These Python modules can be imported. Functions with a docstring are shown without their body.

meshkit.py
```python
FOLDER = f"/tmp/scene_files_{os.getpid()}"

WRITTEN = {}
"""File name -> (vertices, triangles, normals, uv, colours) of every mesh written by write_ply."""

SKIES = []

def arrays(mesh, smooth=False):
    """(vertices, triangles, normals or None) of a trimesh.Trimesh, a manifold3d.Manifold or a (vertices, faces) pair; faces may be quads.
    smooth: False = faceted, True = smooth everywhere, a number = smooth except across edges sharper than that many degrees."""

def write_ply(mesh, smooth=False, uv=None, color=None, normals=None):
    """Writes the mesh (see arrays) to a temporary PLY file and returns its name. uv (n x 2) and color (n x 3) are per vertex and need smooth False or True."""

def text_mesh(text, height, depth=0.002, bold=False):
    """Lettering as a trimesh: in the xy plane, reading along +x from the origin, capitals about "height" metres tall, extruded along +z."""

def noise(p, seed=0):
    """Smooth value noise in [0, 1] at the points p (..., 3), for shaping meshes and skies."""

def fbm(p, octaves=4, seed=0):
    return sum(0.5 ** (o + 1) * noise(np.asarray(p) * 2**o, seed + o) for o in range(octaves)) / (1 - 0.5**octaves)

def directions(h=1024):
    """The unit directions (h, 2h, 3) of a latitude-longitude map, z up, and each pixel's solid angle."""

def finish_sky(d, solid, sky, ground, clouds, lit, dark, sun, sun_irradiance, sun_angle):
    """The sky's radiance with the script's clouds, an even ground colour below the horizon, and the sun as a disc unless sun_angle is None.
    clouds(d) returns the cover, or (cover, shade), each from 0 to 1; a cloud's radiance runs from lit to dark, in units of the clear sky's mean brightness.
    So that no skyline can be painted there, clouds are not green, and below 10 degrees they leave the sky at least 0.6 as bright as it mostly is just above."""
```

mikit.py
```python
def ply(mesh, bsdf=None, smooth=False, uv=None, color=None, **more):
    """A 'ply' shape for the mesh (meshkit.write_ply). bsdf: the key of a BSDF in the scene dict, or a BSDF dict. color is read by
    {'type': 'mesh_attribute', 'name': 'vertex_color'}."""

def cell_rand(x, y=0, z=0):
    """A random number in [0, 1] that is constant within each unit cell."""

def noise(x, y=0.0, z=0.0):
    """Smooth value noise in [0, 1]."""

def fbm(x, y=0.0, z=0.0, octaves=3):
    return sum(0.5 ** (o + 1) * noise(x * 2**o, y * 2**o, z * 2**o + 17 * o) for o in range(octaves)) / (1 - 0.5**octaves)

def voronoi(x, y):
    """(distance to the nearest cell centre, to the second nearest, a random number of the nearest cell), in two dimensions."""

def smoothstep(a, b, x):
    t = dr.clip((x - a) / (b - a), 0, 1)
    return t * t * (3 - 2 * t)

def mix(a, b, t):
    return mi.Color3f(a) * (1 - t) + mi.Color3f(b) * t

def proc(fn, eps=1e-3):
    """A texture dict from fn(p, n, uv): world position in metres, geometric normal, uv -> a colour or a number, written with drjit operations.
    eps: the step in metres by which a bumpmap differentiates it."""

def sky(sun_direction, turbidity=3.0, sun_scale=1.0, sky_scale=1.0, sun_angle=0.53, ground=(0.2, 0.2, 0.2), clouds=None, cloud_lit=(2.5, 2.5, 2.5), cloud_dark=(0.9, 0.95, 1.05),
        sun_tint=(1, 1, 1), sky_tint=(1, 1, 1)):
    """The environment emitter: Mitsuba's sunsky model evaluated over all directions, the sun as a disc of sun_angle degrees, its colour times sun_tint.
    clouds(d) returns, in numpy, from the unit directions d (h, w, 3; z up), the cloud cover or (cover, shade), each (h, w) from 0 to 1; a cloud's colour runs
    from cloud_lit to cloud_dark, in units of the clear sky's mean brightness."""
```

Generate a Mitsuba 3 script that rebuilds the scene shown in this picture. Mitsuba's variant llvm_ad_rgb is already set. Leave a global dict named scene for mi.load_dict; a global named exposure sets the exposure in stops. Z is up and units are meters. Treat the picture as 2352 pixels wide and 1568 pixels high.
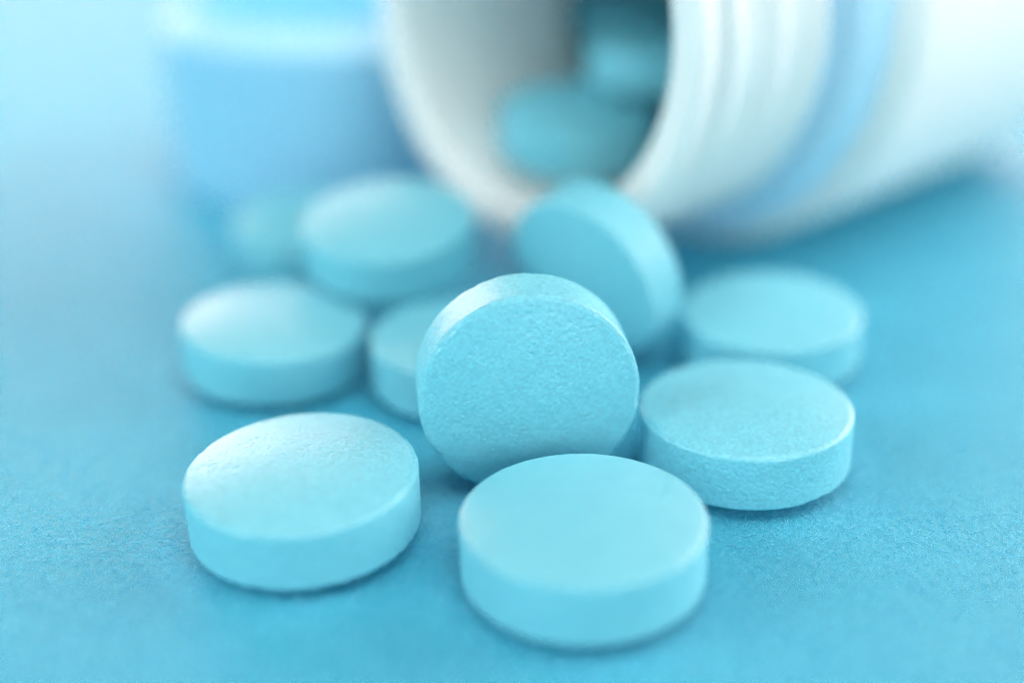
import math
import numpy as np, trimesh, mitsuba as mi, drjit as dr
import mikit, meshkit
from mikit import proc, noise, fbm, smoothstep, mix

T = mi.ScalarTransform4f
U = 0.0013                       # metres per working unit (a tablet is 11 units = 14.3 mm across)
scene, labels = {}, {}

# ------------------------------------------------------------------ camera, lamps, exposure
CAM_H, PITCH, FOCAL = 32.95, math.radians(25.08), 2746.0 / 1176.0
scene['camera'] = {
    'type': 'thinlens', 'fov': math.degrees(2 * math.atan(1 / FOCAL)), 'fov_axis': 'x',
    'to_world': T().look_at(origin=[0, 0, CAM_H * U], target=[0, math.cos(PITCH) * 0.1, CAM_H * U - math.sin(PITCH) * 0.1], up=[0, 0, 1]),
    'aperture_radius': 2.5 * U, 'focus_distance': 57.6 * U, 'near_clip': 0.004, 'far_clip': 20.0,
}
exposure = 0.02
AIM = np.array([0.0, 0.09, 0.0])
LAMPS = [  # centre, half width, half height, radiance
    ((-0.06, 1.10, 0.34), 0.24, 0.17, (5.2, 4.0, 3.8)),      # behind the still life
    ((0.12, -0.22, 1.20), 0.60, 0.45, (2.0, 1.9, 1.8)),      # overhead
    ((1.15, 0.35, 0.55), 0.45, 0.40, (6.9, 5.3, 4.7)),      # right
    ((-1.08, -0.25, 0.52), 0.45, 0.40, (3.5, 4.1, 4.0)),     # left
    ((0.42, -1.02, 0.40), 0.55, 0.33, (2.6, 3.3, 3.25)),     # behind the photographer
    ((0.20, 1.60, 0.47), 1.80, 0.42, (9.0, 5.7, 4.9)),     # wide panel far behind
]

# ------------------------------------------------------------------ materials
def tablet_grain(p, n, uv):
    q = p * (1.0 / (0.17 * U))
    a = fbm(q.x, q.y, q.z, 2)
    pit = smoothstep(0.36, 0.16, noise(q.x * 0.9 + 31, q.y * 0.9, q.z * 0.9))
    return a - pit * 0.9

def tablet_color(p, n, uv):
    f = 1.0 / (0.9 * U)
    m = fbm(p.x * f, p.y * f, p.z * f, 2)
    return mix((0.142, 0.490, 0.600), (0.170, 0.524, 0.632), m)

scene['tablet_coating'] = {'type': 'bumpmap', 'arbitrary': proc(tablet_grain, eps=0.02 * U), 'scale': 0.05 * U,
    'bsdf': {'type': 'principled', 'base_color': proc(tablet_color), 'roughness': 0.43, 'specular': 0.65}}
def powder_color(p, n, uv):
    q = p * (1.0 / (0.15 * U))
    k = noise(q.x + 50, q.y, q.z)
    w = noise(q.x * 2.1, q.y * 2.1 + 9, q.z * 2.1)
    return tablet_color(p, n, uv) * (0.84 + 0.20 * k + 0.12 * w)
scene['tablet_powder'] = {**scene['tablet_coating']['bsdf'], 'base_color': proc(powder_color)}

def paper_color(p, n, uv):
    f = 1.0 / (0.25 * U)
    m = fbm(p.x * f, p.y * f, 3.0, 3)
    g = fbm(p.x * f * 0.06, p.y * f * 0.06, 9.0, 2)
    return mix((0.016, 0.296, 0.444), (0.046, 0.386, 0.522), 0.7 * m + 0.3 * g)

def paper_grain(p, n, uv):
    f = 1.0 / (0.22 * U)
    return fbm(p.x * f, p.y * f, 1.0, 3)

scene['blue_paper'] = {'type': 'bumpmap', 'arbitrary': proc(paper_grain, eps=0.03 * U), 'scale': 0.045 * U,
    'bsdf': {'type': 'principled', 'base_color': proc(paper_color), 'roughness': 0.65, 'specular': 0.8}}
scene['paper_fibre'] = {'type': 'twosided', 'bsdf': {'type': 'principled', 'base_color': {'type': 'rgb', 'value': [0.14, 0.52, 0.70]}, 'roughness': 0.5, 'specular': 0.5}}

def plain(name, rgb, rough, spec=0.5, **more):
    def fn(p, n, uv):
        f = 1.0 / (3.0 * U)
        return mix([c * 0.97 for c in rgb], [min(c * 1.02, 0.95) for c in rgb], fbm(p.x * f, p.y * f, p.z * f, 2))
    scene[name] = {'type': 'twosided', 'bsdf': {'type': 'principled', 'base_color': proc(fn), 'roughness': rough, 'specular': spec, **more}}

plain('white_plastic', (0.755, 0.755, 0.75), 0.6, 0.35)
plain('ring_blue_plastic', (0.48, 0.70, 0.84), 0.55, 0.3)
plain('pale_blue_plastic', (0.40, 0.68, 0.84), 0.55, 0.25)
plain('sky_blue_plastic', (0.26, 0.56, 0.75), 0.50, 0.3)
plain('cap_top_blue', (0.13, 0.44, 0.76), 0.90, 0.0)
plain('black_fabric', (0.03, 0.03, 0.03), 0.8)
plain('lamp_cloth', (0.8, 0.8, 0.8), 0.8)

# ------------------------------------------------------------------ helpers
def tag(key, label, category, group=None):
    labels[key] = {'label': label, 'category': category}
    if group:
        labels[key]['group'] = group

def revolve(profile, n=128, rfun=None):
    """Closed or open (r, z) profile turned round z; rfun(r, z, theta) may change the radius."""
    prof = np.asarray(profile, float)
    th = np.linspace(0, 2 * np.pi, n, endpoint=False)
    r, z = np.repeat(prof[:, :1], n, 1), np.repeat(prof[:, 1:], n, 1)
    tt = np.repeat(th[None], len(prof), 0)
    if rfun is not None:
        r = rfun(r, z, tt)
    v = np.stack([r * np.cos(tt), r * np.sin(tt), z], -1).reshape(-1, 3)
    i, j = np.meshgrid(np.arange(len(prof) - 1), np.arange(n), indexing='ij')
    k = (j + 1) % n
    a, b, c, d = i * n + j, i * n + k, (i + 1) * n + k, (i + 1) * n + j
    f = np.concatenate([np.stack([a, b, c], -1).reshape(-1, 3), np.stack([a, c, d], -1).reshape(-1, 3)])
    m = trimesh.Trimesh(v, f, process=False)
    m.merge_vertices(digits_vertex=7)
    m.update_faces(m.nondegenerate_faces())
    m.remove_unreferenced_vertices()
    fc = m.triangles_center; nn = np.cross(m.triangles[:, 1] - m.triangles[:, 0], m.triangles[:, 2] - m.triangles[:, 0])
    if (fc * nn).sum() < 0:                                  # signed volume: faces must look outwards
        m.invert()
    return m

def arc(cx, cy, r, a0, a1, n):
    a = np.radians(np.linspace(a0, a1, n))
    return [(cx + r * math.cos(t), cy + r * math.sin(t)) for t in a]

def frame(M, c):
    m = np.eye(4)
    m[:3, :3] = np.asarray(M) * U
    m[:3, 3] = np.asarray(c) * U
    return T(m.tolist())

def tilt(ax, ay, spin=0.0):
    n = np.array([ax, ay, 1.0]); n /= np.linalg.norm(n)
    u = np.cross([0, 1, 0], n); u /= np.linalg.norm(u)
    M = np.stack([u, np.cross(n, u), n], 1)
    c, s = math.cos(spin), math.sin(spin)
    return M @ np.array([[c, -s, 0], [s, c, 0], [0, 0, 1]])

def facing(az, el):
    n = np.array([math.cos(el) * math.cos(az), math.cos(el) * math.sin(az), math.sin(el)])
    u = np.cross([0, 0, 1], n); u /= np.linalg.norm(u)
    return np.stack([u, np.cross(n, u), n], 1)

# ------------------------------------------------------------------ lamps (softboxes of the studio, out of the frame)
for i, (c, hw, hh, rad) in enumerate(LAMPS):
    key = 'softbox_lamp' + (f'_{i:03d}' if i else '')
    c = np.array(c)
    n = (AIM - c) / np.linalg.norm(AIM - c)
    u = np.cross([0, 0, 1], n); u /= np.linalg.norm(u)
    m = np.eye(4); m[:3, :3] = np.stack([u, np.cross(n, u), n], 1); m[:3, 3] = c
    w = T(m.tolist())
    quad = trimesh.Trimesh([[-hw, -hh, 0], [hw, -hh, 0], [hw, hh, 0], [-hw, hh, 0]], [[0, 1, 2], [0, 2, 3]], process=False)
    scene[key + '__diffuser'] = mikit.ply(quad, 'lamp_cloth', to_world=w, emitter={'type': 'area', 'radiance': {'type': 'rgb', 'value': list(rad)}})
    v = [[-hw - .01, -hh - .01, .02], [hw + .01, -hh - .01, .02], [hw + .01, hh + .01, .02], [-hw - .01, hh + .01, .02], [-.08, -.08, -.3], [.08, -.08, -.3], [.08, .08, -.3], [-.08, .08, -.3]]
    f = [[4, 5, 6], [4, 6, 7]] + [t for a in range(4) for t in ([a, (a + 1) % 4, 4 + (a + 1) % 4], [a, 4 + (a + 1) % 4, 4 + a])]
    scene[key + '__housing'] = mikit.ply(trimesh.Trimesh(v, f, process=False), 'black_fabric', to_world=w)
    tag(key, ['softbox lamp standing low behind the bottle, outside the picture', 'softbox lamp hanging overhead, outside the picture',
              'softbox lamp at the right side, outside the picture', 'softbox lamp at the left side, outside the picture',
              'softbox lamp behind the camera, outside the picture', 'very wide softbox lamp far behind the bottle, outside the picture'][i], 'lamp')

# ------------------------------------------------------------------ the paper it all lies on
g = trimesh.Trimesh([[-2, -1.2, 0], [2, -1.2, 0], [2, 2.2, 0], [-2, 2.2, 0]], [[0, 1, 2], [0, 2, 3]], process=False)
scene['paper_surface'] = mikit.ply(g, 'blue_paper')
labels['paper_surface'] = {'label': 'matt sky blue paper that everything lies on', 'kind': 'structure'}

def fibres(count, seed):
    rng = np.random.default_rng(seed)
    y = 36 + 95 * rng.beta(1.0, 3.2, count)                                # thinning out into the distance
    x = rng.uniform(-1, 1, count) * (y * 0.45 + 5)
    a = rng.uniform(0, 2 * np.pi, count)
    L = rng.uniform(0.15, 0.6, count) * rng.choice([1, 1, 1, 1, 1, 1, 1, 2.2], count)
    bend = rng.normal(0, 1.1, count)
    lift = np.abs(rng.normal(0, 0.06, count)) + 0.015
    rad = rng.uniform(0.007, 0.014, count)
    n = 5
    t = np.linspace(-0.5, 0.5, n)
    ang = a[:, None] + bend[:, None] * t
    step = L[:, None] / (n - 1)
    px = x[:, None] + np.cumsum(np.cos(ang) * step, 1)
    py = y[:, None] + np.cumsum(np.sin(ang) * step, 1)
    pz = lift[:, None] * (1 - 4 * t ** 2) + rng.normal(0, 0.02, (count, n)) * 0.5 + 0.005 + rng.uniform(-.6, .6, count)[:, None] * t * lift[:, None]
    P = np.stack([px, py, np.maximum(pz, -0.01)], -1)
    side = np.stack([-np.sin(ang), np.cos(ang), 0 * ang], -1)
    up = np.array([0, 0, 1.0])
    taper = np.array([0.35, 1, 1, 1, 0.35])[None, :, None] * rad[:, None, None]
    ring = [P + taper * (math.cos(b) * side + math.sin(b) * up) for b in np.radians([90, 210, 330])]
    v = np.stack(ring, 2).reshape(-1, 3)                                    # count, n, 3
    base = (np.arange(count) * n * 3)[:, None, None]
    fs = []
    for k in range(n - 1):
        for b in range(3):
            p, q, r, s = k * 3 + b, k * 3 + (b + 1) % 3, (k + 1) * 3 + (b + 1) % 3, (k + 1) * 3 + b
            fs += [[p, q, r], [p, r, s]]
    f = (np.array(fs)[None] + base).reshape(-1, 3)
    return trimesh.Trimesh(v * U, f, process=False)
scene['paper_surface__fibre'] = mikit.ply(fibres(45000, 3), 'paper_fibre', smooth=True)
labels['paper_surface__fibre'] = {'label': 'fine loose paper fibres on the sheet', 'kind': 'stuff'}

# ------------------------------------------------------------------ white bottle lying on its side
BX = np.array([0.28, 78.33, 18.75]); PHI = math.radians(43.35)
axis = np.array([math.cos(PHI), math.sin(PHI), 0.0]); side = np.array([-math.sin(PHI), math.cos(PHI), 0.0])
BW = frame(np.stack([np.cross(side, axis) * 1.0, side, axis], 1) if np.linalg.det(np.stack([np.cross(side, axis), side, axis], 1)) > 0 else np.stack([np.cross(axis, side), side, axis], 1), BX)
RO, RI, RB = 14.9, 12.55, 18.75
S1, S2 = 14.2, 16.7

def thread(r, z, th):
    u = ((z - 2.2) / 4.4 - th / (2 * np.pi)) % 1.0
    ridge = np.exp(-((u - 0.5) / 0.29) ** 2) ** 1.0
    fade = np.clip((z - 1.6) / 1.2, 0, 1) * np.clip((14.0 - z) / 0.8, 0, 1)
    outer = r > RO - 1.1
    return np.where(outer, r + 1.35 * ridge * fade * (z > 1.2), r)

neck_out = [(RO - 1.02, z) for z in np.linspace(1.9, S1, 60)]
neck = ([(RI, 17.2), (RI, 12.0), (RI, 6.0), (RI, 1.0)] + arc(RI + 0.8, 0.8, 0.8, 180, 270, 8) + arc(RO - 0.7, 0.7, 0.7, 270, 360, 8)[1:] + [(RO, 1.3)] + arc(RO - 0.25, 1.45, 0.25, 0, 60, 4)[1:]
        + neck_out + [(RI + 0.6, S1), (RI + 0.6, 17.2), (RI, 17.2)])
scene['pill_bottle__neck'] = mikit.ply(revolve(neck, 192, thread), 'white_plastic', smooth=35, to_world=BW)
ring = [(RI + 0.7, S1 + 0.25), (15.75, S1 + 0.25)] + arc(15.9, S1 + 0.75, 0.5, 270, 330, 5) + [(17.3, S2 - 0.3)] + [(17.2, S2), (RI + 0.7, S2)]
ring += [ring[0]]
scene['pill_bottle__collar_ring'] = mikit.ply(revolve(ring, 160), 'ring_blue_plastic', smooth=35, to_world=BW)
labels['pill_bottle__collar_ring'] = {'label': 'pale blue ring between thread and shoulder'}
WALL = 0.85
body = ([(RI + 0.7, S2 + 0.15), (16.6, S2 + 0.15)] + arc(16.75, S2 + 2.15, 2.0, 270, 360, 12) + [(RB, 24), (RB, 40), (RB, 56)] + arc(RB - 2.5, 58, 2.5, 0, 90, 10)[1:] + [(0.001, 60.5)]
        + [(0.001, 59.6), (RB - 3, 59.6), (RB - WALL, 57.5), (RB - WALL, 40), (RB - WALL, 20.5)] + arc(RB - WALL - 2.2, 19.8, 2.2, 0, -70, 6) + [(RI + 0.7, 17.25), (RI + 0.7, S2 + 0.15)])
scene['pill_bottle__body'] = mikit.ply(revolve(body, 192), 'white_plastic', smooth=35, to_world=BW)
tag('pill_bottle', 'white plastic pill bottle lying open on its side, tablets spilling from its threaded mouth', 'bottle')

# ------------------------------------------------------------------ blue screw cap standing behind
CX, CY, RC = -15.2, 110.0, 15.9
def ribs(r, z, th):
    k = (r > RC - 0.3) & (z > 0.8) & (z < 13.0)
    return np.where(k, r + 0.16 * np.cos(th * 72), r)
CW = frame(np.eye(3), (CX, CY, 0))
skirt = [(RC - 1.5, 0.0), (RC - 0.4, 0.0), (RC - 0.1, 0.3)] + [(RC, z) for z in np.linspace(0.9, 12.9, 8)] + [(RC - 0.2, 13.2), (RC - 1.5, 13.2), (RC - 1.5, 0.0)]
scene['bottle_cap__skirt'] = mikit.ply(revolve(skirt, 432, ribs), 'sky_blue_plastic', smooth=40, to_world=CW)
sh = [(RC - 1.6, 13.25), (RC - 0.1, 13.25), (RC, 13.5), (RC - 0.35, 13.95), (13.9, 15.35), (13.5, 15.5), (13.5, 13.25), (RC - 1.6, 13.25)]
scene['bottle_cap__shoulder'] = mikit.ply(revolve(sh, 160), 'pale_blue_plastic', smooth=35, to_world=CW)
labels['bottle_cap__shoulder'] = {'label': 'paler sloping rim of the cap'}
top = [(0.001, 15.75), (13.1, 15.75), (13.4, 15.6), (13.42, 14.4), (0.001, 14.4), (0.001, 15.75)]
scene['bottle_cap__top_disc'] = mikit.ply(revolve(top, 128), 'cap_top_blue', smooth=35, to_world=CW)
tag('bottle_cap', 'blurred sky blue screw cap standing upright on the paper, left behind the bottle mouth', 'cap')

# ------------------------------------------------------------------ tablets
R, HB, DOME, EDGE = 5.5, 1.47, 0.68, 0.22
RS = (R * R + DOME * DOME) / (2 * DOME)
def dome(r):
    return math.sqrt(RS * RS - r * r) - (RS - DOME)
def tablet_mesh(n=160):
    p = [(0.0, HB + DOME)] + [(r, HB + dome(r) - 0.0) for r in np.linspace(0.25, R - EDGE, 22)]
    p += [(R - EDGE + EDGE * math.sin(a), HB - EDGE * 0.85 + EDGE * 0.95 * math.cos(a)) for a in np.radians([20, 40, 60, 75, 90])]
    p += [(R, z) for z in (0.8, 0.4, 0.0)]
    q = p + [(r, -z) for r, z in p[-2::-1]]
    q[0] = (1e-4, q[0][1]); q[-1] = (1e-4, q[-1][1])
    return revolve(q, n)
def disc_grid(n):
    """Concentric square-to-disc grid: points (x, y) in the unit disc, triangles, and the boundary loop in angular order."""
    g = np.linspace(-1, 1, n + 1)
    a, b = np.meshgrid(g, g, indexing='ij')
    big, small = np.where(np.abs(a) > np.abs(b), a, b), np.where(np.abs(a) > np.abs(b), b, a)
    phi = np.where(np.abs(a) > np.abs(b), np.pi / 4 * small / np.where(big == 0, 1, big), np.pi / 2 - np.pi / 4 * small / np.where(big == 0, 1, big))
    x, y = big * np.cos(phi), big * np.sin(phi)
    i, j = np.meshgrid(np.arange(n), np.arange(n), indexing='ij')
    k = lambda i, j: i * (n + 1) + j
    f = np.concatenate([np.stack([k(i, j), k(i + 1, j), k(i + 1, j + 1)], -1).reshape(-1, 3), np.stack([k(i, j), k(i + 1, j + 1), k(i, j + 1)], -1).reshape(-1, 3)])
    loop = [k(t, 0) for t in range(n)] + [k(n, t) for t in range(n)] + [k(n - t, n) for t in range(n)] + [k(0, n - t) for t in range(n)]
    return np.stack([x.ravel(), y.ravel()], 1), f, np.array(loop)

def pressed_tablet(seed, n=260):
    """The same tablet, finely meshed, its pressed-powder grain as real relief."""
    xy, ft, loop = disc_grid(n)
    r0 = R - EDGE
    flat = xy * r0
    rr = np.minimum(np.linalg.norm(flat, axis=1), r0)
    zt = HB + np.sqrt(RS * RS - rr * rr) - (RS - DOME)
    top = np.column_stack([flat, zt])
    ang = np.arctan2(flat[loop, 1], flat[loop, 0])
    prof = [(R - EDGE + EDGE * math.sin(a), HB - EDGE * 0.85 + EDGE * 0.95 * math.cos(a)) for a in np.radians([18, 36, 54, 72, 90])]
    prof += [(R, z) for z in np.linspace(HB - EDGE * 0.85, -(HB - EDGE * 0.85), 56)[1:]]
    prof += [(r, -z) for r, z in prof[3::-1]]
    rings = [np.column_stack([r * np.cos(ang), r * np.sin(ang), np.full_like(ang, z)]) for r, z in prof]
    m, nt = len(loop), len(top)
    bot = top * [1, 1, -1]
    v = np.vstack([top, *rings, bot])
    ids = [loop] + [nt + k * m + np.arange(m) for k in range(len(rings))] + [nt + len(rings) * m + loop]
    fs = [ft, ft[:, ::-1] + nt + len(rings) * m]
    for p, q in zip(ids[:-1], ids[1:]):
        p2, q2 = np.roll(p, -1), np.roll(q, -1)
        fs += [np.stack([p, q, q2], 1), np.stack([p, q2, p2], 1)]
    mesh = trimesh.Trimesh(v, np.concatenate(fs), process=False)
    if (mesh.triangles_center * np.cross(mesh.triangles[:, 1] - mesh.triangles[:, 0], mesh.triangles[:, 2] - mesh.triangles[:, 0])).sum() < 0:
        mesh.invert()
    nrm = meshkit.arrays(mesh, True)[2]
    q = v / 0.135
    g = meshkit.fbm(q, 3, seed) - 0.5
    pit = np.clip((0.34 - meshkit.noise(v / 0.15 + 5, seed + 9)) / 0.2, 0, 1)
    patch = np.clip(1.4 * meshkit.fbm(v / 1.6, 2, seed + 20) + 0.1, 0.55, 1.05)      # some areas grainier than others
    slow = meshkit.fbm(v / 2.5, 2, seed + 30) - 0.5
    h = patch * (0.031 * g - 0.021 * pit) + 0.02 * slow
    edge = np.exp(-((np.hypot(v[:, 0], v[:, 1]) - (R - 0.08)) / 0.12) ** 2) * np.exp(-((np.abs(v[:, 2]) - HB) / 0.2) ** 2)
    chip = np.clip(meshkit.fbm(v / 0.5, 2, seed + 40) - 0.52, 0, 1)
    return trimesh.Trimesh(v + nrm * (h - 0.35 * edge * chip)[:, None], mesh.faces, process=False)

TAB = mikit.ply(tablet_mesh(), 'tablet_coating', smooth=25)
LOW = np.concatenate([np.stack([r * np.cos(a), r * np.sin(a), np.full_like(a, -HB - dome(r))], 1) for r in np.linspace(0, R, 24) for a in [np.linspace(0, 2 * np.pi, 60)]])
def resting(x, y, ax, ay, spin):
    M = tilt(ax, ay, spin)
    return M, (x, y, -(LOW @ M.T)[:, 2].min())
count = 0
def tablet(M, c, label, group=None, shape=None):
    global count
    key = 'tablet' + (f'_{count:03d}' if count else '')
    count += 1
    scene[key] = {**(shape or TAB), 'to_world': frame(M, c)}
    tag(key, label, 'tablet', group)

P = 'pale blue tablet '
tablet(*resting(3.167, 44.635, -.022, .012, .3), P + 'lying flat nearest the camera, slightly out of focus')
tablet(*resting(-9.898, 48.512, -.015, -.014, 1.3), P + 'lying flat in the left foreground, white glint on its dome', shape=mikit.ply(pressed_tablet(1), 'tablet_powder', smooth=True))
tablet(*resting(12.168, 54.833, -.032, .001, 2.2), P + 'lying right of the upright one, its pitted front edge sharp', shape=mikit.ply(pressed_tablet(2), 'tablet_powder', smooth=True))
tablet(facing(-1.445, -.012), (.713, 53.5, 5.53), P + 'standing upright on edge in the middle, pitted face sharp', shape=mikit.ply(pressed_tablet(3), 'tablet_powder', smooth=True))
tablet(facing(3.95, -.26), (5.12, 68.55, 5.689), P + 'on edge, leaning left just under the bottle mouth')
tablet(*resting(-14.356, 65.746, .053, -.024, .9), P + 'lying blurred at far left, soft white glint on top')
tablet(*resting(-2.795, 63.729, 0, -.018, 1.9), P + 'half hidden behind the left side of the upright one')
tablet(facing(-1.752, 1.395), (-7.905, 72.608, 6.358), P + 'raised on others at back left, beside the bottle mouth')
tablet(*resting(15.906, 67.297, -.056, -.052, .4), P + 'lying blurred at right, behind the one with pitted edge')
tablet(*resting(-15.1, 84.0, .02, -.09, .7), P + 'very blurred, lying in front of the blue cap')
SH = np.array([0.008, 2.28, -0.40])
PILE = [(4.6, 83.0, 10.4, -1.3, 1.4), (25.08, 99.66, 3.59, 0.4, 1.55), (16.97, 91.42, 3.69, 2.4, 1.54), (25.92, 107.48, 7.04, 2.48, 1.51), (24.9, 91.2, 7.2, -0.21, 1.52), (16.96, 100.3, 7.27, -0.81, 1.55),
        (33.98, 96.16, 10.2, 3.32, 1.55), (17.19, 89.67, 10.01, -2.57, 0.9), (24.41, 101.75, 10.98, 2.91, 1.55), (11.25, 99.3, 11.2, -1.85, 1.4), (27.02, 87.68, 12.36, -0.66, 0.84), (37.91, 97.27, 14.34, 2.54, 1.55),
        (18.15, 108.02, 14.1, 1.34, 1.33), (11.12, 88.39, 14.12, 0.91, 1.51), (26.48, 100.42, 15.22, -4.13, 1.55), (10.18, 99.56, 15.68, -0.86, 1.52)]
for i, (x, y, z, az, el) in enumerate(PILE):
    if i == 0:
        tablet(facing(az, el), np.array([x, y, z]) + SH, P + 'lying inside the bottle neck, nearest the mouth')
    else:
        tablet(facing(az, el), np.array([x, y, z]) + SH, 'shaded blue tablet in the pile inside the white bottle', 'tablets piled inside the bottle')
